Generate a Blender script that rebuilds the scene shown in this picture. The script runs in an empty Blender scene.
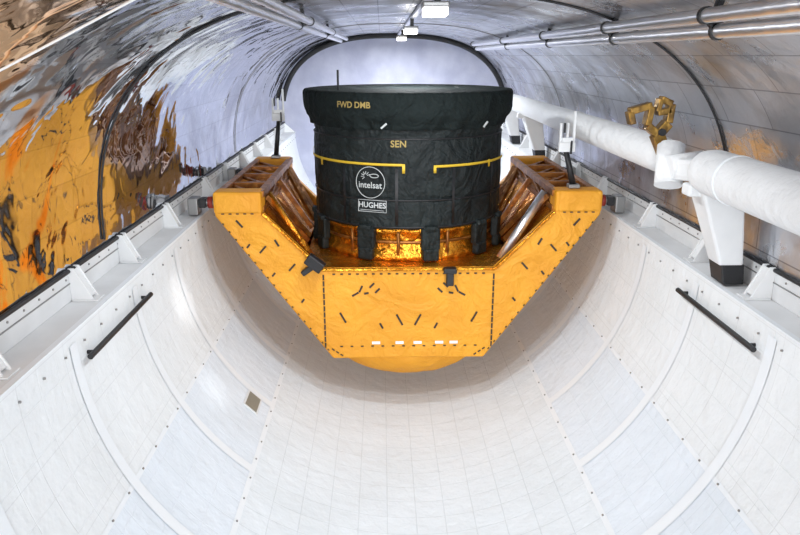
import bpy, bmesh, math, random
from math import sin, cos, pi, radians
from mathutils import Vector, noise
random.seed(4)
S = bpy.context.scene
COL = S.collection
S.view_settings.view_transform = 'Standard'

# ---------------------------------------------------------------- materials
def newmat(name):
    m = bpy.data.materials.new(name); m.use_nodes = True
    nt = m.node_tree
    return m, nt, nt.nodes['Principled BSDF']

def pmat(name, col, rough=.5, metal=0., bump=None, var=None, emit=None, coat=0, spec=.5):
    m, nt, b = newmat(name)
    b.inputs['Base Color'].default_value = (*col, 1)
    b.inputs['Roughness'].default_value = rough
    b.inputs['Metallic'].default_value = metal
    b.inputs['Coat Weight'].default_value = coat
    b.inputs['Specular IOR Level'].default_value = spec
    tc = nt.nodes.new('ShaderNodeTexCoord')
    if var:
        n = nt.nodes.new('ShaderNodeTexNoise'); n.inputs['Scale'].default_value = var[0]
        n.inputs['Detail'].default_value = 5
        nt.links.new(tc.outputs['Object'], n.inputs['Vector'])
        r = nt.nodes.new('ShaderNodeValToRGB')
        r.color_ramp.elements[0].position = .35; r.color_ramp.elements[1].position = .65
        r.color_ramp.elements[0].color = (*var[1], 1); r.color_ramp.elements[1].color = (*col, 1)
        nt.links.new(n.outputs['Fac'], r.inputs['Fac'])
        nt.links.new(r.outputs['Color'], b.inputs['Base Color'])
    if bump:
        prev = None
        for (sc, st, kind) in bump:
            n = nt.nodes.new('ShaderNodeTexNoise'); n.inputs['Scale'].default_value = sc
            n.inputs['Detail'].default_value = 3
            if kind == 'r':
                n.inputs['Distortion'].default_value = 1.5
            out = n.outputs['Fac']
            nt.links.new(tc.outputs['Object'], n.inputs['Vector'])
            bp = nt.nodes.new('ShaderNodeBump'); bp.inputs['Strength'].default_value = st
            bp.inputs['Distance'].default_value = .3 / sc
            nt.links.new(out, bp.inputs['Height'])
            if prev: nt.links.new(prev.outputs['Normal'], bp.inputs['Normal'])
            prev = bp
        nt.links.new(prev.outputs['Normal'], b.inputs['Normal'])
    if emit:
        b.inputs['Emission Color'].default_value = (*emit[0], 1)
        b.inputs['Emission Strength'].default_value = emit[1]
    return m

GOLD = pmat('gold_blanket', (.80, .36, .02), .55, .1, bump=[(2.5, .35, 'r'), (12, .3, 'r'), (70, .45, 'n')], var=(2.2, (.72, .30, .014)))
GOLD2 = pmat('gold_foil_shiny', (.85, .38, .035), .24, .85, bump=[(5, .7, 'r'), (18, .5, 'r')], var=(4, (.55, .19, .012)))
BRONZE = pmat('bronze_kapton', (.42, .17, .035), .4, .6, bump=[(14, .6, 'n')], var=(9, (.18, .06, .014)))
BRASS = pmat('aged_brass', (.42, .24, .05), .38, .7, bump=[(20, .5, 'n')], var=(12, (.16, .09, .03)))
BLACKC = pmat('black_blanket', (.013, .019, .019), .62, 0, bump=[(2.2, .7, 'r'), (9, .6, 'r'), (80, .4, 'n')], var=(2, (.008, .011, .012)), spec=.3)
LIDC = pmat('black_lid_blanket', (.013, .018, .018), .85, 0, bump=[(2.5, .8, 'r'), (10, .7, 'r'), (80, .4, 'n')], spec=.12)
BLACK = pmat('black_rubber', (.012, .012, .014), .5)
DASH = pmat('black_tape', (.03, .018, .01), .6)
YELLOW = pmat('yellow_webbing', (.70, .46, .03), .6)
WTXT = pmat('white_print', (.55, .58, .58), .6)
YTXT = pmat('gold_print', (.36, .26, .08), .6)
WHITE = pmat('white_paint', (.79, .80, .81), .6, bump=[(3, .15, 'n')], var=(3, (.72, .73, .74)))
TAPE = pmat('white_tape', (.83, .86, .89), .6)
ARMW = pmat('white_thermal_blanket', (.78, .79, .80), .65, bump=[(4, .5, 'n'), (15, .5, 'n')])
SILV = pmat('polished_tube', (.9, .9, .92), .3, .9, bump=[(6, .2, 'n')])
GREY = pmat('grey_metal', (.30, .30, .30), .4, .6)
RED = pmat('red_roller', (.30, .03, .02), .4)
BACKW = pmat('bulkhead_paint', (.62, .64, .78), .6, bump=[(3, .25, 'n')], var=(2.2, (.48, .50, .65)))
VENT = pmat('vent_grille', (.28, .26, .21), .6, .2, bump=[(40, .6, 'n')])
LAMP = pmat('lamp_diffuser', (1, 1, 1), .5, emit=((1, .98, .95), 8))

def foil_wall(name, rough, base, dark, waves, mortar_mix, metal=.9, painted_reflection=False):
    m, nt, b = newmat(name)
    b.inputs['Metallic'].default_value = metal
    uv = nt.nodes.new('ShaderNodeUVMap')
    br = nt.nodes.new('ShaderNodeTexBrick')
    br.offset = .5
    br.inputs['Scale'].default_value = 1
    br.inputs['Brick Width'].default_value = .62
    br.inputs['Row Height'].default_value = .31
    br.inputs['Mortar Size'].default_value = .007
    br.inputs['Mortar Smooth'].default_value = .6
    br.inputs['Color1'].default_value = (*base, 1)
    br.inputs['Color2'].default_value = (*[c * .88 for c in base], 1)
    br.inputs['Mortar'].default_value = (*[base[i] * (1 - mortar_mix) + dark[i] * mortar_mix for i in range(3)], 1)
    nt.links.new(uv.outputs['UV'], br.inputs['Vector'])
    n = nt.nodes.new('ShaderNodeTexNoise'); n.inputs['Scale'].default_value = 2.2; n.inputs['Detail'].default_value = 8
    nt.links.new(uv.outputs['UV'], n.inputs['Vector'])
    rr = nt.nodes.new('ShaderNodeMapRange')
    rr.inputs['From Min'].default_value = .35; rr.inputs['From Max'].default_value = .65
    rr.inputs['To Min'].default_value = rough * .6; rr.inputs['To Max'].default_value = rough * 1.5
    nt.links.new(n.outputs['Fac'], rr.inputs['Value'])
    nt.links.new(rr.outputs['Result'], b.inputs['Roughness'])
    colout = br.outputs['Color']
    tn = nt.nodes.new('ShaderNodeTexNoise'); tn.inputs['Scale'].default_value = 1.1 if painted_reflection else 1.6; tn.inputs['Detail'].default_value = 4; tn.inputs['Distortion'].default_value = 1.0
    nt.links.new(uv.outputs['UV'], tn.inputs['Vector'])
    tr = nt.nodes.new('ShaderNodeValToRGB')
    tr.color_ramp.elements[0].position = .36; tr.color_ramp.elements[0].color = (.66, .65, .65, 1) if painted_reflection else (.74, .72, .70, 1)
    tr.color_ramp.elements[1].position = .56; tr.color_ramp.elements[1].color = (1, 1, 1, 1)
    nt.links.new(tn.outputs['Fac'], tr.inputs['Fac'])
    mm = nt.nodes.new('ShaderNodeMix'); mm.data_type = 'RGBA'; mm.blend_type = 'MULTIPLY'; mm.inputs[0].default_value = 1
    nt.links.new(colout, mm.inputs[6]); nt.links.new(tr.outputs['Color'], mm.inputs[7])
    colout = mm.outputs[2]
    if painted_reflection:  # gold and brown reflections painted into the foil colour, near end only
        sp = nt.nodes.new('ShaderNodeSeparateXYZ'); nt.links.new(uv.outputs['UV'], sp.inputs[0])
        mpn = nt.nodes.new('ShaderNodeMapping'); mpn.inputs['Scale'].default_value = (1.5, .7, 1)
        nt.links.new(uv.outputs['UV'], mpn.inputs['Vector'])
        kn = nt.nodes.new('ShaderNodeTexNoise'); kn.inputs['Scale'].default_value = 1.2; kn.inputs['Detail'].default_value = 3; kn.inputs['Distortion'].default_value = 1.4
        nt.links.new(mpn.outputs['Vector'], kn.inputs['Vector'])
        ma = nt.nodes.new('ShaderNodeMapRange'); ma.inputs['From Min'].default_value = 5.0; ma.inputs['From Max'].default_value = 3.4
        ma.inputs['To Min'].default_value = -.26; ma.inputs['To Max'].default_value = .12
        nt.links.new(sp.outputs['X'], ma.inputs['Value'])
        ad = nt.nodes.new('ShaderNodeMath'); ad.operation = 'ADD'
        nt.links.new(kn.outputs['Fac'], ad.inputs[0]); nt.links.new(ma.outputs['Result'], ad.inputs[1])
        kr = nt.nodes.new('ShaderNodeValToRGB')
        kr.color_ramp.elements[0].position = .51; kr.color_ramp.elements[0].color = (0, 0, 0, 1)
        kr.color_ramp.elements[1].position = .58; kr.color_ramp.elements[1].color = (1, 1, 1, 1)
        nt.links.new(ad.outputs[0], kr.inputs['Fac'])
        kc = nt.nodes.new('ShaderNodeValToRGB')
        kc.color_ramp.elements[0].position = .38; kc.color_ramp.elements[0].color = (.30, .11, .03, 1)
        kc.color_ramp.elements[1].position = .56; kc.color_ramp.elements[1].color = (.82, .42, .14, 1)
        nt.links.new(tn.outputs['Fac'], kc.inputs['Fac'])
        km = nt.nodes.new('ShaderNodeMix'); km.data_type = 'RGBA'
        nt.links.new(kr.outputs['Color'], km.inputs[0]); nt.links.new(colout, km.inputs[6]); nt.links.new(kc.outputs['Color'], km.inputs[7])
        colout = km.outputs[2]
    nt.links.new(colout, b.inputs['Base Color'])
    prev = None
    for sc, st, d in waves:
        w = nt.nodes.new('ShaderNodeTexNoise'); w.inputs['Scale'].default_value = sc; w.inputs['Detail'].default_value = 2
        w.inputs['Distortion'].default_value = .6
        nt.links.new(uv.outputs['UV'], w.inputs['Vector'])
        bp = nt.nodes.new('ShaderNodeBump'); bp.inputs['Strength'].default_value = st; bp.inputs['Distance'].default_value = d
        nt.links.new(w.outputs['Fac'], bp.inputs['Height'])
        if prev: nt.links.new(prev.outputs['Normal'], bp.inputs['Normal'])
        prev = bp
    nt.links.new(prev.outputs['Normal'], b.inputs['Normal'])
    return m
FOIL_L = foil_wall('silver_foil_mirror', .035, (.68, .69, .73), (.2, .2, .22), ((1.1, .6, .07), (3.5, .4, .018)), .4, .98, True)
FOIL_R = foil_wall('silver_foil_satin', .34, (.64, .65, .69), (.2, .2, .23), ((1.3, .5, .12), (5, .4, .03), (26, .35, .008)), .75)

def trough_mat():
    m, nt, b = newmat('white_liner_cloth')
    b.inputs['Roughness'].default_value = .85
    b.inputs['Specular IOR Level'].default_value = .2
    uv = nt.nodes.new('ShaderNodeUVMap')
    sp = nt.nodes.new('ShaderNodeSeparateXYZ'); nt.links.new(uv.outputs['UV'], sp.inputs[0])
    ab = nt.nodes.new('ShaderNodeMath'); ab.operation = 'ABSOLUTE'; nt.links.new(sp.outputs['X'], ab.inputs[0])
    def brick(w, h, mort, c, mc, ms):
        br = nt.nodes.new('ShaderNodeTexBrick'); br.offset = 0
        br.inputs['Scale'].default_value = 1
        br.inputs['Brick Width'].default_value = w; br.inputs['Row Height'].default_value = h
        br.inputs['Mortar Size'].default_value = mort; br.inputs['Mortar Smooth'].default_value = ms
        br.inputs['Color1'].default_value = (*c, 1); br.inputs['Color2'].default_value = (*[k * .985 for k in c], 1)
        br.inputs['Mortar'].default_value = (*mc, 1)
        nt.links.new(uv.outputs['UV'], br.inputs['Vector'])
        return br
    b1 = brick(.255, .23, .005, (.79, .83, .865), (.68, .72, .75), .9)
    b2 = brick(3.0, .2875, .004, (.77, .82, .88), (.70, .75, .81), .6)
    b3 = brick(.5, .575, .005, (.82, .84, .855), (.73, .745, .76), .8)
    def less(v):
        q = nt.nodes.new('ShaderNodeMath'); q.operation = 'GREATER_THAN'; q.inputs[1].default_value = v
        nt.links.new(ab.outputs[0], q.inputs[0]); return q
    m1 = nt.nodes.new('ShaderNodeMix'); m1.data_type = 'RGBA'
    nt.links.new(less(1.53).outputs[0], m1.inputs[0]); nt.links.new(b1.outputs['Color'], m1.inputs[6]); nt.links.new(b2.outputs['Color'], m1.inputs[7])
    m2 = nt.nodes.new('ShaderNodeMix'); m2.data_type = 'RGBA'
    nt.links.new(less(2.4).outputs[0], m2.inputs[0]); nt.links.new(m1.outputs[2], m2.inputs[6]); nt.links.new(b3.outputs['Color'], m2.inputs[7])
    n0 = nt.nodes.new('ShaderNodeTexNoise'); n0.inputs['Scale'].default_value = 1.4; n0.inputs['Detail'].default_value = 6
    nt.links.new(uv.outputs['UV'], n0.inputs['Vector'])
    rp = nt.nodes.new('ShaderNodeValToRGB')
    rp.color_ramp.elements[0].position = .3; rp.color_ramp.elements[0].color = (.95, .95, .945, 1)
    rp.color_ramp.elements[1].position = .6; rp.color_ramp.elements[1].color = (1, 1, 1, 1)
    nt.links.new(n0.outputs['Fac'], rp.inputs['Fac'])
    mm = nt.nodes.new('ShaderNodeMix'); mm.data_type = 'RGBA'; mm.blend_type = 'MULTIPLY'; mm.inputs[0].default_value = 1
    nt.links.new(m2.outputs[2], mm.inputs[6]); nt.links.new(rp.outputs['Color'], mm.inputs[7])
    nt.links.new(mm.outputs[2], b.inputs['Base Color'])
    # stitched seams pull the cloth in
    bq = nt.nodes.new('ShaderNodeBump'); bq.inputs['Strength'].default_value = .35; bq.inputs['Distance'].default_value = .012; bq.invert = True
    nt.links.new(b1.outputs['Fac'], bq.inputs['Height'])
    prev = bq
    for sc, st, d in ((2.0, .25, .06), (9, .45, .025), (40, .3, .006)):
        w = nt.nodes.new('ShaderNodeTexNoise'); w.inputs['Scale'].default_value = sc; w.inputs['Detail'].default_value = 2
        nt.links.new(uv.outputs['UV'], w.inputs['Vector'])
        bp = nt.nodes.new('ShaderNodeBump'); bp.inputs['Strength'].default_value = st; bp.inputs['Distance'].default_value = d
        nt.links.new(w.outputs['Fac'], bp.inputs['Height'])
        nt.links.new(prev.outputs['Normal'], bp.inputs['Normal'])
        prev = bp
    nt.links.new(prev.outputs['Normal'], b.inputs['Normal'])
    return m
LINER = trough_mat()

# ---------------------------------------------------------------- helpers
def empty(name):
    e = bpy.data.objects.new(name, None); COL.objects.link(e); e.empty_display_size = .2; return e

def mobj(name, vs, fs, mat, parent=None, smooth=False, bevel=0, uvs=None):
    me = bpy.data.meshes.new(name); me.from_pydata([tuple(v) for v in vs], [], fs)
    me.materials.append(mat)
    if uvs:
        l = me.uv_layers.new(name='UVMap')
        for p in me.polygons:
            for li in p.loop_indices: l.data[li].uv = uvs[me.loops[li].vertex_index]
    if not uvs:
        bm = bmesh.new(); bm.from_mesh(me); bmesh.ops.recalc_face_normals(bm, faces=bm.faces); bm.to_mesh(me); bm.free()
    if smooth:
        for p in me.polygons: p.use_smooth = True
    o = bpy.data.objects.new(name, me); COL.objects.link(o)
    if parent: o.parent = parent
    if bevel:
        b = o.modifiers.new('b', 'BEVEL'); b.width = bevel; b.segments = 2; b.limit_method = 'ANGLE'
    return o

BF = [(0, 1, 3, 2), (4, 6, 7, 5), (0, 4, 5, 1), (2, 3, 7, 6), (0, 2, 6, 4), (1, 5, 7, 3)]
def boxd(x0, x1, y0, y1, z0, z1):
    return [(x, y, z) for x in (x0, x1) for y in (y0, y1) for z in (z0, z1)], BF
def box(name, x0, x1, y0, y1, z0, z1, mat, parent=None, bevel=.01):
    v, f = boxd(x0, x1, y0, y1, z0, z1)
    return mobj(name, v, f, mat, parent, bevel=bevel)

class Acc:
    def __init__(s): s.v = []; s.f = []
    def add(s, v, f):
        k = len(s.v); s.v += [tuple(a) for a in v]; s.f += [tuple(i + k for i in q) for q in f]; return s
    def make(s, name, mat, parent=None, **k): return mobj(name, s.v, s.f, mat, parent, **k)

def obox(p0, p1, w, h, up=Vector((0, 0, 1))):
    p0 = Vector(p0); p1 = Vector(p1); d = (p1 - p0).normalized()
    s = d.cross(up)
    if s.length < 1e-4: s = d.cross(Vector((0, 1, 0)))
    s.normalize(); u = s.cross(d)
    vs = [p + s * a * w / 2 + u * b * h / 2 for p in (p0, p1) for a in (-1, 1) for b in (-1, 1)]
    return vs, BF

def cyld(p0, p1, r, r2=None, seg=20):
    p0 = Vector(p0); p1 = Vector(p1); r2 = r if r2 is None else r2
    d = (p1 - p0).normalized(); s = d.cross(Vector((0, 0, 1)))
    if s.length < 1e-3: s = Vector((1, 0, 0))
    s.normalize(); u = s.cross(d)
    vs = []
    for p, rr in ((p0, r), (p1, r2)):
        for i in range(seg):
            a = 2 * pi * i / seg; vs.append(p + s * cos(a) * rr + u * sin(a) * rr)
    fs = [(i, (i + 1) % seg, seg + (i + 1) % seg, seg + i) for i in range(seg)]
    fs += [tuple(range(seg)), tuple(range(seg, 2 * seg))]
    return vs, fs
def autosm(o):
    for p in o.data.polygons: p.use_smooth = len(p.vertices) == 4
def cyl(name, p0, p1, r, mat, parent=None, r2=None, seg=24):
    v, f = cyld(p0, p1, r, r2, seg); o = mobj(name, v, f, mat, parent); autosm(o); return o

def tube(name, pts, r, mat, parent=None, res=4):
    c = bpy.data.curves.new(name, 'CURVE'); c.dimensions = '3D'; c.bevel_depth = r; c.bevel_resolution = res; c.use_fill_caps = True
    sp = c.splines.new('POLY'); sp.points.add(len(pts) - 1)
    for i, p in enumerate(pts): sp.points[i].co = (*p, 1)
    c.materials.append(mat)
    o = bpy.data.objects.new(name, c); COL.objects.link(o)
    if parent: o.parent = parent
    return o

def lathe(name, prof, cx, cy, mat, parent=None, seg=128, disp=None, a0=0, a1=2 * pi):
    vs = []; fs = []; full = abs(a1 - a0 - 2 * pi) < 1e-6
    n = seg if full else seg + 1
    for (r, z) in prof:
        for i in range(n):
            a = a0 + (a1 - a0) * i / seg
            rr = r + (disp(a, z, r) if disp and r > .01 else 0)
            vs.append((cx + rr * sin(a), cy - rr * cos(a), z))
    for j in range(len(prof) - 1):
        for i in range(seg):
            k = (i + 1) % n
            fs.append((j * n + i, j * n + k, (j + 1) * n + k, (j + 1) * n + i))
    return mobj(name, vs, fs, mat, parent, smooth=True)

# ---------------------------------------------------------------- bay shell
Y0, Y1 = -2.5, 16.2
TC, TR = -.22, 2.25
def trough_pt(a, r=TR): return (r * sin(a), TC - r * cos(a))
vs = []; fs = []; uvs = []
na, ny = 96, 60
for j in range(ny + 1):
    y = Y0 + (Y1 - Y0) * j / ny
    for i in range(na + 1):
        a = -pi / 2 + pi * i / na
        x, z = trough_pt(a); vs.append((x, y, z)); uvs.append((a * TR, y))
for j in range(ny):
    for i in range(na):
        k = j * (na + 1) + i; fs.append((k, k + 1, k + na + 2, k + na + 1))
floor = mobj('floor', vs, fs, LINER, smooth=True, uvs=uvs)

def sup(t):
    a = pi - pi * t; n = 2 / 2.6
    c, s = cos(a), sin(a)
    return (2.5 * math.copysign(abs(c) ** n, c), 1.9 * abs(s) ** n)
def shell(name, t0, t1, mat, n=40, yy=(Y0, Y1)):
    vs = []; fs = []; uvs = []
    arc = 0; last = None; col = []
    for i in range(n + 1):
        p = sup(t0 + (t1 - t0) * i / n)
        if last: arc += math.dist(p, last)
        last = p; col.append((p, arc))
    m = 60
    for j in range(m + 1):
        y = yy[0] + (yy[1] - yy[0]) * j / m
        for p, ar in col: vs.append((p[0], y, p[1])); uvs.append((y, ar))
    for j in range(m):
        for i in range(n):
            k = j * (n + 1) + i; fs.append((k, k + n + 1, k + n + 2, k + 1))
    return mobj(name, vs, fs, mat, smooth=True, uvs=uvs)
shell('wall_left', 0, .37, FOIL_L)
shell('ceiling', .37, .70, FOIL_R, 50)
shell('wall_right', .70, 1, FOIL_R)

pts = [(*sup(i / 60),) for i in range(61)]
lo = [trough_pt(pi / 2 - pi * i / 60) for i in range(61)]
ring = [(x, Y1, z) for x, z in pts] + [(x, Y1, z) for x, z in lo]
mobj('wall_back', ring, [tuple(range(len(ring)))], BACKW)

# sills
for sgn, side in ((-1, 'left'), (1, 'right')):
    e = empty('trim_' + side)
    A = Acc()
    xs = sorted((sgn * 2.25, sgn * 2.56))
    A.add(*boxd(xs[0], xs[1], Y0, Y1, -.30, -.22))
    xs = sorted((sgn * 2.49, sgn * 2.55))
    A.add(*boxd(xs[0], xs[1], Y0, Y1, -.22, .0))
    A.make('sill_ledge', WHITE, e, bevel=.008)
    tube('seal_strip', [(sgn * 2.485, Y0, .0), (sgn * 2.485, Y1, .0)], .016, BLACK, e)
    tube('seal_bead', [(sgn * 2.487, Y0, -.09), (sgn * 2.487, Y1, -.09)], .005, GREY, e)
    A = Acc()
    y = Y0 + .2
    while y < Y1:
        A.add(*cyld((sgn * 2.492, y, -.05), (sgn * 2.484, y, -.05), .008, seg=8)); y += .2
    A.make('rivets', GREY, e)
    A = Acc()
    xs = sorted((sgn * 2.235, sgn * 2.275))
    A.add(*boxd(xs[0], xs[1], Y0, Y1, -.225, -.212))
    A.make('sill_lip', TAPE, e)
    A = Acc()
    for yg in (2.4, 3.55, 4.8, 5.75, 7.0, 8.6, 9.8, 11.0, 12.2, 13.4, 14.6):
        if sgn > 0: yg -= .1
        for dy in (-.045, .045):
            y = yg + dy
            prof = [(2.49, -.215), (2.335, -.215), (2.345, -.19), (2.45, .02), (2.49, .02)]
            v = [(sgn * a, y - .008, b) for a, b in prof] + [(sgn * a, y + .008, b) for a, b in prof]
            f = [tuple(range(5)), tuple(range(5, 10))] + [(i, (i + 1) % 5, 5 + (i + 1) % 5, 5 + i) for i in range(5)]
            A.add(v, f)
        v = [(sgn * 2.355, yg - .045, -.19), (sgn * 2.455, yg - .045, .01), (sgn * 2.455, yg + .045, .01), (sgn * 2.355, yg + .045, -.19),
             (sgn * 2.365, yg - .045, -.20), (sgn * 2.465, yg - .045, .0), (sgn * 2.465, yg + .045, .0), (sgn * 2.365, yg + .045, -.20)]
        A.add(v, [(0, 1, 2, 3), (4, 5, 6, 7), (0, 1, 5, 4), (2, 3, 7, 6), (1, 2, 6, 5), (0, 3, 7, 4)])
        A.add(*boxd(*sorted((sgn * 2.30, sgn * 2.48)), yg - .07, yg + .07, -.219, -.208))
    A.make('gussets', WHITE, e, bevel=.003)

# bands on the trough
def band(A, a0, a1, y0, y1, r, n=40):
    k = []
    for i in range(n + 1):
        a = a0 + (a1 - a0) * i / n
        x, z = trough_pt(a, r); k.append((x, y0, z)); k.append((x, y1, z))
    A.add(k, [(2 * i, 2 * i + 1, 2 * i + 3, 2 * i + 2) for i in range(n)])
A = Acc()
for y in (.7, 1.85, 3.0, 4.15, 5.3, 6.45, 7.6, 8.75, 9.9, 11.05, 12.2, 13.35, 14.5):
    for s in (-1, 1):
        band(A, s * radians(39), s * radians(88), y - .05, y + .05, TR - .006)
for s in (-1, 1):
    for ang, w in ((39, .6), (61, .45)):
        band(A, s * radians(ang - w), s * radians(ang + w), Y0, Y1, TR - .004, 2)
A.make('liner_bands', TAPE, floor)
A = Acc()
for s in (-1, 1):
    for ang in (39, 61, 87):
        y = 0
        while y < Y1:
            a = s * radians(ang); x, z = trough_pt(a, TR - .012); x2, z2 = trough_pt(a, TR)
            A.add(*cyld((x2, y, z2), (x, y, z), .008, seg=8)); y += .2875
A.make('fasteners', GREY, floor)

def plate(name, ang, y, w, h, mat, parent=None, t=.012):
    a = radians(ang); da = w / 2 / TR; v = []
    for r in (TR - .002, TR - t):
        for aa, yy in ((a - da, y - h / 2), (a + da, y - h / 2), (a + da, y + h / 2), (a - da, y + h / 2)):
            x, z = trough_pt(aa, r); v.append((x, yy, z))
    return mobj(name, v, [(0, 1, 2, 3), (4, 5, 6, 7), (0, 1, 5, 4), (1, 2, 6, 5), (2, 3, 7, 6), (3, 0, 4, 7)], mat, parent, bevel=.003)
e = empty('air_vent')
plate('frame', -44.5, 6.25, .18, .30, WHITE, e)
plate('grille', -44.5, 6.25, .14, .26, VENT, e, .018)
for i, (ang, y) in enumerate(((-37, 4.3), (36, 4.3))):
    e = empty('tie_down_ring')
    a = radians(ang); x, z = trough_pt(a, TR); x2, z2 = trough_pt(a, TR - .02)
    cyl('base', (x, y, z), (x2, y, z2), .04, TAPE, e); x3, z3 = trough_pt(a, TR - .03)
    cyl('knob', (x2, y, z2), (x3, y, z3), .018, GREY, e)

# handrails
for s in (-1, 1):
    e = empty('handrail')
    x = s * 2.19; z = -.43
    tube('rail', [(x, 4.25, z), (x, 5.5, z)], .02, BLACK, e)
    for y in (4.33, 5.42):
        cyl('stanchion', (x, y, z), (s * 2.24, y, z), .014, BLACK, e)

# ceiling hoops
def hoop(name, y, r, k, mat, t0=0.02, t1=.98):
    pts = []
    for i in range(81):
        x, z = sup(t0 + (t1 - t0) * i / 80); pts.append((x * k, y, z * k))
    return tube(name, pts, r, mat)
hoop('door_seam_strip', 5.45, .009, .996, BLACK, 0.003, .997)
hoop('door_seam_strip', 10.7, .006, .996, GREY, 0.003, .997)
hoop('bulkhead_seal', 15.6, .055, .975, BLACK, 0.06, .92)
tube('stay_rod', [(-2.24, 3.26, 1.07), (-2.0, 3.3, 1.38), (-1.38, 3.41, 1.70)], .006, TAPE)

# ceiling tubes
def pipes(name, list_, y0, y1, clamps):
    e = empty(name)
    for (x, z, r) in list_:
        tube('tube', [(x, y0, z), (x, y1, z)], r, SILV, e, 6)
        cyl('end_cap', (x, y1, z), (x, y1 + .06, z), r * 1.25, BLACK, e)
    A = Acc()
    for y in clamps:
        for (x, z, r) in list_:
            A.add(*cyld((x, y - .015, z), (x, y + .015, z), r * 1.2))
        (x0, z0, _), (x1, z1, _) = list_[0], list_[-1]
        mx, mz = (x0 + x1) / 2, (z0 + z1) / 2
        A.add(*obox((x0, y, z0), (x1, y, z1), .03, .04))
        zc = 1.9 * (1 - (abs(mx) / 2.5) ** 2.6) ** (1 / 2.6)
        A.add(*obox((mx, y, mz), (mx * 1.02, y, zc + .0), .04, .03))
    A.make('clamps', BLACK, e)
pipes('door_torque_tubes', [(1.38, 1.645, .038), (1.45, 1.57, .038)], -2, 13.2, (1.2, 3.75, 5.4, 7.5, 10))
pipes('door_torque_tubes', [(-.90, 1.735, .032), (-1.0, 1.70, .032)], -2, 13.2, (1.5, 6.5, 9.5))

# ceiling lights on a rail
e = empty('lighting_rail')
box('rail', .06, .12, 2, 15.4, 1.855, 1.89, SILV, e)
for y in (4.75, 8.6, 12.4):
    l = empty('ceiling_lamp')
    box('housing', -.02, .15, y - .12, y + .12, 1.74, 1.775, GREY, l)
    box('bracket', .06, .10, y - .03, y + .03, 1.77, 1.86, BLACK, l, 0)
    box('diffuser', -.01, .14, y - .11, y + .11, 1.69, 1.742, LAMP, l, .006)

# ---------------------------------------------------------------- cradle
cr = empty('gold_foil_payload_cradle')
FY = 7.2; RY = 9.78
out = [(2.03, .075), (2.03, -.16), (.84, -1.79), (-.84, -1.79), (-2.03, -.16), (-2.03, .075),
       (-1.55, .075), (-1.55, -.13), (-.93, -.76), (.93, -.76), (1.55, -.13), (1.55, .075)]
def frame(name, poly, y0, y1, mat, bev=.02):
    n = len(poly)
    v = [(x, y0, z) for x, z in poly] + [(x, y1, z) for x, z in poly]
    f = [tuple(range(n)), tuple(range(n, 2 * n))] + [(i, (i + 1) % n, n + (i + 1) % n, n + i) for i in range(n)]
    return mobj(name, v, f, mat, cr, bevel=bev)
frame('front_frame', out, FY, FY + .14, GOLD)
frame('rear_frame', out, RY, RY + .14, GOLD)
def sheet(name, p, q, y0, y1, t, mat):
    v, f = obox((p[0], (y0 + y1) / 2, p[1]), (q[0], (y0 + y1) / 2, q[1]), y1 - y0, t, Vector((p[1] - q[1], 0, q[0] - p[0])))
    return mobj(name, v, f, mat, cr, bevel=.008)
for s in (-1, 1):
    sheet('outer_skin', (s * 2.0, -.18), (s * .84, -1.76), FY + .13, RY + .01, .03, GOLD)
    sheet('outer_side', (s * 2.01, .05), (s * 2.01, -.17), FY + .13, RY + .01, .03, GOLD)
    sheet('inner_skin', (s * 1.56, -.14), (s * 1.19, -.72), FY + .13, RY + .01, .03, GOLD2)
    A = Acc()
    A.add(*boxd(*sorted((s * 1.55, s * 2.01)), FY + .13, RY + .01, -.16, -.10))
    A.make('wing_tray', GOLD2, cr)
    A = Acc()
    for x in (1.56, 1.99):
        A.add(*obox((s * x, FY + .1, .055), (s * x, RY + .05, .055), .07, .07))
        A.add(*obox((s * x, FY + .1, -.11), (s * x, RY + .05, -.11), .06, .06))
    for y in (7.9, 8.5, 9.1):
        A.add(*obox((s * 1.56, y, .05), (s * 1.99, y, .05), .07, .06))
    ys = (7.3, 7.9, 8.5, 9.1, 9.7)
    for a, b in zip(ys[:-1], ys[1:]):
        A.add(*obox((s * 1.56, a, -.1), (s * 1.56, b, .05), .035, .035))
        A.add(*obox((s * 1.58, a, .04), (s * 1.98, b, .04), .04, .03))
    A.make('wing_truss', BRONZE, cr, bevel=.006)
    for y in (FY, RY - .12):
        box('corner_block', *sorted((s * 1.54, s * 2.04)), y - .012, y + .26, -.14, .095, GOLD, cr, .03)
    A = Acc()
    for (y, yr) in ((7.55, 7.95), (7.75, 8.2), (9.4, 9.0), (9.6, 9.25), (8.6, 8.6)):
        A.add(*obox((s * 1.55, y, -.02), (s * 1.16, yr, -.62), .06, .06))
    A.make('inner_struts', BRONZE, cr, bevel=.006)
    if s > 0:
        cyl('grey_strut', (1.52, 7.62, .0), (1.02, 7.42, -.70), .05, SILV, cr)
    else:
        cyl('grey_strut', (-1.52, 7.62, .0), (-1.06, 7.42, -.66), .035, GOLD2, cr)
    for y in (7.55, 9.6):
        cyl('trunnion_pin', (s * 2.02, y, -.08), (s * 2.34, y, -.08), .04, GREY, cr)
        cyl('trunnion_roller', (s * 2.12, y, -.08), (s * 2.17, y, -.08), .065, RED, cr)
        box('bearing_block', *sorted((s * 2.27, s * 2.38)), y - .09, y + .09, -.208, -.02, GREY, cr, .015)
        box('bearing_cap', *sorted((s * 2.19, s * 2.26)), y - .07, y + .07, -.13, -.03, BLACK, cr, .01)
sheet('bottom_skin', (-.84, -1.77), (.84, -1.77), FY + .13, RY + .01, .03, GOLD)
box('deck', -1.17, 1.17, FY + .1, RY + .02, -.80, -.755, GOLD2, cr)
A = Acc()
A.add(*obox((-.93, FY - .004, -.752), (.93, FY - .004, -.752), .03, .03))
for s in (-1, 1):
    A.add(*obox((s * .93, FY - .004, -.752), (s * 1.54, FY - .004, -.125), .03, .03))
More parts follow.
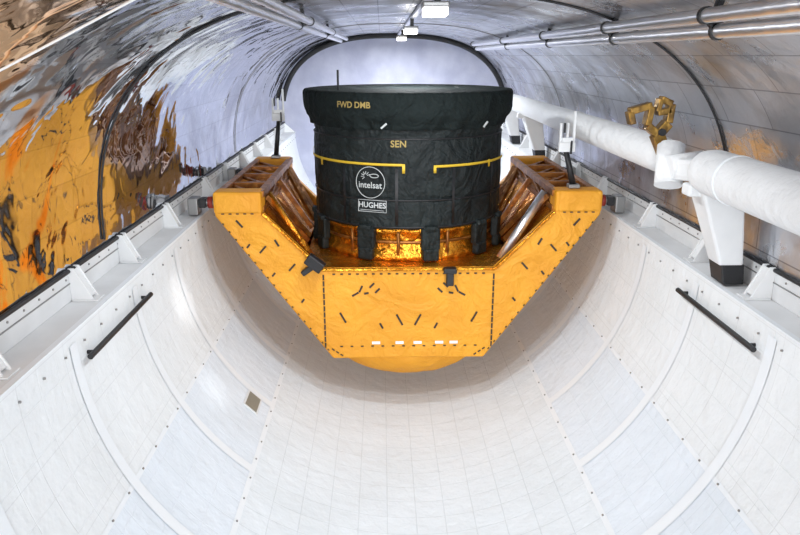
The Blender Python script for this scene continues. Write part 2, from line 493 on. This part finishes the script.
A.make('foil_edge_roll', GOLD2, cr, bevel=.008)
vs = []; fs = []
nu, nv = 48, 16
for j in range(nv + 1):
    ph = pi / 2 * j / nv
    for i in range(nu):
        a = 2 * pi * i / nu
        w = 1 + .02 * noise.noise(Vector((3 * cos(a), 3 * sin(a), 4 * ph)))
        vs.append((.82 * cos(a) * cos(ph) * w, 7.70 + .48 * sin(a) * cos(ph) * w, -1.77 - .37 * sin(ph) * w))
for j in range(nv):
    for i in range(nu):
        fs.append((j * nu + i, j * nu + (i + 1) % nu, (j + 1) * nu + (i + 1) % nu, (j + 1) * nu + i))
mobj('keel_dome', vs, fs, GOLD, cr, smooth=True)

A = Acc()
def dline(p, q, n, ln=.035, w=.012, y=FY - .006):
    p = Vector((p[0], y, p[1])); q = Vector((q[0], y, q[1])); d = (q - p).normalized()
    for i in range(n):
        c = p.lerp(q, (i + .5) / n)
        A.add(*obox(c - d * ln / 2, c + d * ln / 2, .008, w, Vector((0, 1, 0)).cross(d)))
def dash(x, z, ang, ln=.1, w=.020):
    d = Vector((cos(radians(ang)), 0, sin(radians(ang)))); c = Vector((x, FY - .006, z))
    A.add(*obox(c - d * ln / 2, c + d * ln / 2, .008, w, Vector((0, 1, 0)).cross(d)))
for s in (-1, 1):
    dline((s * .92, -.80), (s * .92, -1.66), 12, .058, .017)
    dline((s * 1.98, -.2), (s * .86, -1.72), 18, .022, .012)
    dline((s * 1.50, -.16), (s * .95, -.74), 10, .022, .012)
    dline((s * .86, -1.66), (s * .72, -1.76), 3)
    for (x, z, an, ln) in ((.40, -.93, -45, .07), (.34, -.99, -45, .07), (.52, -.97, -65, .08), (.58, -1.03, -30, .08), (.46, -1.02, -10, .05),
                           (.10, -1.33, 62, .14), (.72, -1.30, 62, .13), (.30, -1.40, 62, .07),
                           (1.25, -.72, -48, .1), (1.55, -.52, -48, .1), (1.40, -.45, 60, .08), (1.78, -.24, 50, .1), (1.15, -1.1, -52, .05), (1.45, -.8, -52, .05), (1.7, -.48, -52, .05)):
        dash(s * x, z, an if s > 0 else 180 - an, ln)
dline((-.85, -.80), (.85, -.80), 20, .03, .014)
dline((-.8, -1.64), (.8, -1.64), 14, .03, .012)
for s in (-1, 1): dline((s * 1.98, -.13), (s * 1.60, -.13), 5, .03, .012, FY - .02)
A.make('stitch_tabs', DASH, cr)
A = Acc()
for x in (-.36, -.1, .1, .34, .5): dline((x - .05, -1.60), (x + .05, -1.60), 1, .09, .03)
A.make('silver_patches', TAPE, cr)
A = Acc()
A.add(*obox((-1.08, FY - .05, -.60), (-.92, FY - .07, -.72), .10, .12))
A.add(*obox((-1.14, FY - .05, -.78), (-1.0, FY - .05, -.68), .07, .06))
A.add(*obox((.44, FY - .05, -.74), (.44, FY - .05, -.92), .08, .09))
A.add(*obox((.37, FY - .06, -.75), (.51, FY - .06, -.75), .1, .06))
A.make('latch_units', BLACK, cr, bevel=.012)

# ---------------------------------------------------------------- payload
pl = empty('blanket_wrapped_satellite')
CX, CY = .035, 8.6
def dsp(a, z, r):
    v = Vector((cos(a) * 2.2, sin(a) * 2.2, z * 2.5))
    ph = (a / (2 * pi) * 14) % 1
    seam = -.014 * max(0, 1 - abs(ph - .5) / .04)
    return .009 * noise.noise(v * 1.5) + .005 * noise.noise(v * 5) + seam
prof = []
for i in range(81):
    z = -.38 + (1.0 + .38) * i / 80
    r = 1.125 + .006 * sin((z + .38) * 2.4)
    for sz in (-.05, .62):
        if abs(z - sz) < .02: r -= .012
    prof.append((r, z))
lathe('body_blanket', [(0, -.38), (1.08, -.385)] + prof, CX, CY, BLACKC, pl, 300, dsp)
def dlid(a, z, r):
    k = .3 if z > 1.07 else 1
    low = max(0, (1.0 - z) / .3)
    return k * (.014 * noise.noise(Vector((cos(a) * 3, sin(a) * 3, z * 3))) + .008 * noise.noise(Vector((cos(a) * 12, sin(a) * 12, z * 6)))) + low * (.035 * noise.noise(Vector((cos(a) * 8, sin(a) * 8, z * 2))) + .006 * sin(a * 34))
lathe('lid_cover', [(0, 1.085), (.5, 1.085), (1.0, 1.085), (1.18, 1.083), (1.225, 1.078), (1.24, 1.06), (1.245, 1.03), (1.245, .98), (1.243, .93), (1.238, .88), (1.228, .84),
                    (1.21, .80), (1.18, .765), (1.168, .73), (1.165, .70), (1.15, .695)], CX, CY, LIDC, pl, 360, dlid)
tube('lid_loop', [(-.76, 8.0, 1.06), (-.76, 8.0, 1.30)], .012, BLACK, pl)
for z in (-.06, .60, -.36):
    tube('welt', [(CX + 1.128 * sin(2 * pi * i / 96), CY - 1.128 * cos(2 * pi * i / 96), z) for i in range(97)], .009, BLACK, pl, 2)
def strap(a0, a1, z, h, mat=None, r=1.142):
    pr = [(r, z - h / 2), (r + .006, z - h / 2), (r + .006, z + h / 2), (r, z + h / 2)]
    return lathe('strap', pr, CX, CY, mat or YELLOW, pl, 60, None, radians(a0), radians(a1))
strap(-88, -5, .33, .026); strap(12, 88, .31, .026)
strap(-62, -59.5, .30, .09); strap(-5, -3.5, .29, .1); strap(12, 13.5, .28, .08); strap(50, 52, .29, .08); strap(-80, -78, .37, .09)
for a in (-70, -40, -8, 24, 55, 82): strap(a - .8, a + .8, -.02, .62, BLACK, 1.138)

def bent_text(s, size, ang, z, r, mat, name, bold=0):
    c = bpy.data.curves.new(name, 'FONT'); c.body = s; c.size = size; c.align_x = 'CENTER'; c.align_y = 'CENTER'; c.offset = bold
    c.resolution_u = 4
    o = bpy.data.objects.new(name + '_tmp', c); COL.objects.link(o)
    bpy.context.view_layer.update()
    me = bpy.data.meshes.new_from_object(o.evaluated_get(bpy.context.evaluated_depsgraph_get()))
    bpy.data.objects.remove(o)
    for v in me.vertices:
        a = radians(ang) + v.co.x / r; y = v.co.y
        v.co = (CX + r * sin(a), CY - r * cos(a), z + y)
    me.materials.clear(); me.materials.append(mat)
    o = bpy.data.objects.new(name, me); COL.objects.link(o); o.parent = pl
def bent_line(pts, ang, z, r, w, mat, name):
    p3 = []
    for x, y in pts:
        a = radians(ang) + x / r; p3.append((CX + r * sin(a), CY - r * cos(a), z + y))
    tube(name, p3, w, mat, pl, 1)
bent_text('FWD DMB', .088, -29, .955, 1.275, YTXT, 'lid_lettering', .002)
bent_text('SEN', .10, -7, .55, 1.147, YTXT, 'side_lettering', .002)
bent_text('intelsat', .096, -23, .10, 1.149, WTXT, 'logo_lettering', .001)
bent_line([(.17 * cos(2 * pi * i / 48), .17 * sin(2 * pi * i / 48)) for i in range(49)], -23, .13, 1.146, .004, WTXT, 'logo_ring')
for k in range(7):
    an = radians(20 + k * 34)
    bent_line([(-.05 + .02 * cos(an), .07 + .02 * sin(an)), (-.05 + .055 * cos(an), .07 + .05 * sin(an))], -23, .13, 1.148, .004, WTXT, 'logo_sunburst')
bent_line([(.05 + .05 * cos(2 * pi * i / 20), .075 + .02 * sin(2 * pi * i / 20)) for i in range(21)], -23, .13, 1.148, .004, WTXT, 'logo_orbit')
bent_line([(-.165, -.065), (.165, -.065), (.165, .065), (-.165, .065), (-.165, -.07)], -22, -.13, 1.146, .004, WTXT, 'maker_box')
bent_text('HUGHES', .084, -22, -.12, 1.149, WTXT, 'maker_lettering', .002)
bent_line([(-.14, -.045), (.14, -.045)], -22, -.13, 1.148, .003, WTXT, 'maker_rule')
for ang, z in ((-14, .74), (42, .73)):
    bent_line([(-.03, -.02), (.03, .03)], ang, z, 1.215, .012, WTXT, 'tag')

lathe('adapter_ring', [(1.0, -.38), (1.09, -.39), (1.09, -.43), (1.05, -.45), (1.05, -.66), (1.10, -.69), (1.10, -.75), (1.0, -.752)], CX, CY, GOLD2, pl, 160)
lathe('ring_band', [(1.06, -.53), (1.075, -.53), (1.075, -.56), (1.06, -.56)], CX, CY, BRONZE, pl, 120)
for k in range(24):
    a = 2 * pi * (k + .5) / 24
    if k % 2: cyl('ring_post', (CX + 1.08 * sin(a), CY - 1.08 * cos(a), -.42), (CX + 1.08 * sin(a), CY - 1.08 * cos(a), -.70), .018, BRONZE, pl, seg=8)
for ang in (-88, -64, -26, 11, 45, 69, 110, 145, 180, 215, 250):
    a = radians(ang); rad = Vector((sin(a), -cos(a), 0)); tan = Vector((cos(a), sin(a), 0))
    A = Acc()
    for (zz0, zz1, r0, w) in ((-.37, -.62, 1.13, .21), (-.60, -.74, 1.145, .18), (-.34, -.40, 1.15, .15)):
        v = []
        for q in (r0 - .05, r0 + .035):
            for t in (-w / 2, w / 2):
                for z in (zz0, zz1):
                    p = Vector((CX, CY, 0)) + rad * q + tan * t; v.append((p.x, p.y, z))
        A.add(v, BF)
    A.make('clamp_pad', BLACKC, pl, bevel=.02)

# ---------------------------------------------------------------- guide targets on wings
def guide(x, y, ztop, lean):
    e = empty('berthing_guide_target')
    base = Vector((x, y, .11)); top = Vector((x - lean, y, ztop - .42))
    cyl('stem', base, top, .035, BLACK, e, r2=.028)
    box('foot', x - .06, x + .06, y - .06, y + .06, .097, .14, GREY, e)
    A = Acc()
    t = top
    A.add(*boxd(t.x - .085, t.x + .085, y - .03, y + .03, t.z, t.z + .10))
    for dx in (-.07, 0, .07):
        A.add(*boxd(t.x + dx - .012, t.x + dx + .012, y - .02, y + .02, t.z + .09, t.z + (.42 if dx == 0.07 else .3)))
    A.add(*boxd(t.x - .06, t.x + .06, y - .04, y - .02, t.z + .10, t.z + .15))
    A.make('fork', WHITE, e, bevel=.006)
    A = Acc()
    A.add(*boxd(t.x + .03, t.x + .05, y - .045, y - .02, t.z - .02, t.z + .12))
    A.add(*boxd(t.x - .05, t.x - .03, y - .045, y - .02, t.z + .2, t.z + .3))
    A.make('target_marks', BLACK, e)
guide(1.76, 7.36, .90, .10)
guide(-1.74, 9.72, 1.02, -.06)

# ---------------------------------------------------------------- manipulator arm
arm = empty('robotic_manipulator_arm')
AX, AZ = 2.08, .65
def arm_prof(name, pr, mat=ARMW):
    vs = []; fs = []; n = 40
    for (y, r, dx, dz) in pr:
        for i in range(n):
            a = 2 * pi * i / n; vs.append((AX + dx + r * cos(a), y, AZ + dz + r * sin(a)))
    for j in range(len(pr) - 1):
        for i in range(n): fs.append((j * n + i, j * n + (i + 1) % n, (j + 1) * n + (i + 1) % n, (j + 1) * n + i))
    fs += [tuple(range(n)), tuple(range((len(pr) - 1) * n, len(pr) * n))]
    o = mobj(name, vs, fs, mat, arm, smooth=True); autosm(o); return o
arm_prof('near_boom', [(-1.5, .165, 0, 0), (4.6, .165, 0, 0), (4.90, .165, 0, 0), (5.0, .15, 0, 0), (5.05, .10, 0, 0)])
arm_prof('boom_cuff', [(4.55, .168, 0, 0), (4.552, .171, 0, 0), (4.58, .171, 0, 0), (4.582, .168, 0, 0)], TAPE)
arm_prof('far_boom', [(5.75, .09, 0, 0), (5.78, .13, 0, 0), (5.9, .15, 0, 0), (8.5, .15, 0, 0), (8.51, .158, 0, 0), (8.6, .158, 0, 0), (8.61, .15, 0, 0), (12.9, .14, 0, 0), (13.0, .10, 0, 0)])
cyl('elbow_hub', (AX - .13, 5.36, AZ - .17), (AX - .08, 5.50, AZ + .12), .105, ARMW, arm)
cyl('elbow_hub_cap', (AX - .08, 5.50, AZ + .115), (AX - .075, 5.51, AZ + .14), .08, WHITE, arm)
cyl('elbow_motor', (AX - .16, 5.30, AZ - .02), (AX + .10, 5.30, AZ + .02), .09, ARMW, arm)
A = Acc()
A.add(*obox((AX - .02, 4.98, AZ + .0), (AX - .11, 5.40, AZ - .04), .13, .17))
A.add(*obox((AX - .11, 5.42, AZ + .03), (AX - .0, 5.85, AZ + .0), .12, .16))
A.make('elbow_links', ARMW, arm, bevel=.04)
for y, w in ((5.05, .13), (11.7, .14), (13.9, .14)):
    v = []
    for (x0, x1, z, hy) in ((2.24, 2.42, -.06, w * .8), (2.02, 2.34, .53, w * 1.0)):
        for x in (x0, x1):
            for yy in (y - hy, y + hy): v.append((x, yy, z))
    mobj('pedestal', v, BF, WHITE, arm, bevel=.02)
    v = []
    for (x0, x1, z, hy) in ((2.28, 2.44, -.205, w * .8), (2.245, 2.425, -.05, w * .82)):
        for x in (x0, x1):
            for yy in (y - hy, y + hy): v.append((x, yy, z))
    mobj('pedestal_foot', v, BF, BLACK, arm, bevel=.01)
    A = Acc(); A.add(*boxd(1.95, 2.25, y - .07, y + .07, AZ - .19, AZ - .10)); A.make('saddle', WHITE, arm, bevel=.02)

A = Acc()
bx, by = 1.90, 5.7
P = lambda x, z: (bx + x, by, z - .02)
for p, q, w in (((.13, .70), (.05, .86), .10), ((.05, .86), (-.04, .93), .06), ((.06, .86), (.13, .95), .08), ((.13, .95), (.14, 1.10), .055), ((.14, 1.10), (.05, 1.14), .05),
                ((.03, 1.03), (.14, 1.05), .05), ((-.04, .93), (-.02, 1.08), .05), ((-.19, 1.04), (-.02, 1.09), .055), ((-.19, 1.04), (-.16, .94), .05), ((.05, 1.14), (.03, 1.04), .04)):
    A.add(*obox(P(*p), P(*q), .10, w, Vector((0, 0, 1))))
A.make('grapple_bracket', BRASS, arm, bevel=.008)
cyl('grapple_bolt', (bx + .07, by - .08, .86), (bx + .07, by + .08, .86), .028, BLACK, arm)
cyl('grapple_post', (bx + .13, by, .68), (AX - .05, by + .1, .62), .03, BLACK, arm)

# ---------------------------------------------------------------- lights
def area(name, loc, rot, sx, sy, p, col=(1, 1, 1)):
    l = bpy.data.lights.new(name, 'AREA'); l.shape = 'RECTANGLE'; l.size = sx; l.size_y = sy; l.energy = p; l.color = col
    o = bpy.data.objects.new(name, l); COL.objects.link(o); o.location = loc; o.rotation_euler = rot; return o
area('fill_behind_camera', (0, -7, 1.0), (radians(84), 0, 0), 6, 5, 1020, (.96, .985, 1))  # added fill light behind the camera, no modelled source
for y, p in ((4.75, 45), (6.2, 38), (8.6, 45), (12.4, 105), (14.6, 75)):  # light of the ceiling lamps, plus added fills that have no fixture
    area('lamp_and_fill', (.065, y, 1.68), (0, 0, 0), .15, .22, p, (.95, .98, 1))
w = bpy.data.worlds.new('World'); S.world = w; w.use_nodes = True
w.node_tree.nodes['Background'].inputs[0].default_value = (.90, .95, 1, 1)
w.node_tree.nodes['Background'].inputs[1].default_value = 1.0
def spot(loc, tgt, ang, p):  # added spots inside the bay, standing in for sun patches on the liner
    l = bpy.data.lights.new('added_patch_spot', 'SPOT'); l.energy = p; l.spot_size = radians(ang); l.spot_blend = 1; l.shadow_soft_size = .06
    o = bpy.data.objects.new('added_patch_spot', l); COL.objects.link(o); o.location = loc
    o.rotation_euler = (Vector(tgt) - Vector(loc)).to_track_quat('-Z', 'Y').to_euler()
spot((1.2, 5.2, 1.6), (-2.15, 6.3, -.75), 9, 240)
spot((1.2, 5.0, 1.6), (-1.85, 5.9, -1.5), 7, 150)

# ---------------------------------------------------------------- camera
cd = bpy.data.cameras.new('camera'); cd.sensor_width = 36; cd.lens = 31.5; cd.clip_start = .05
cam = bpy.data.objects.new('camera', cd); COL.objects.link(cam)
cam.location = (-.28, 0, 1.45); cam.rotation_euler = (radians(73.15), 0, radians(-1.47))
S.camera = cam
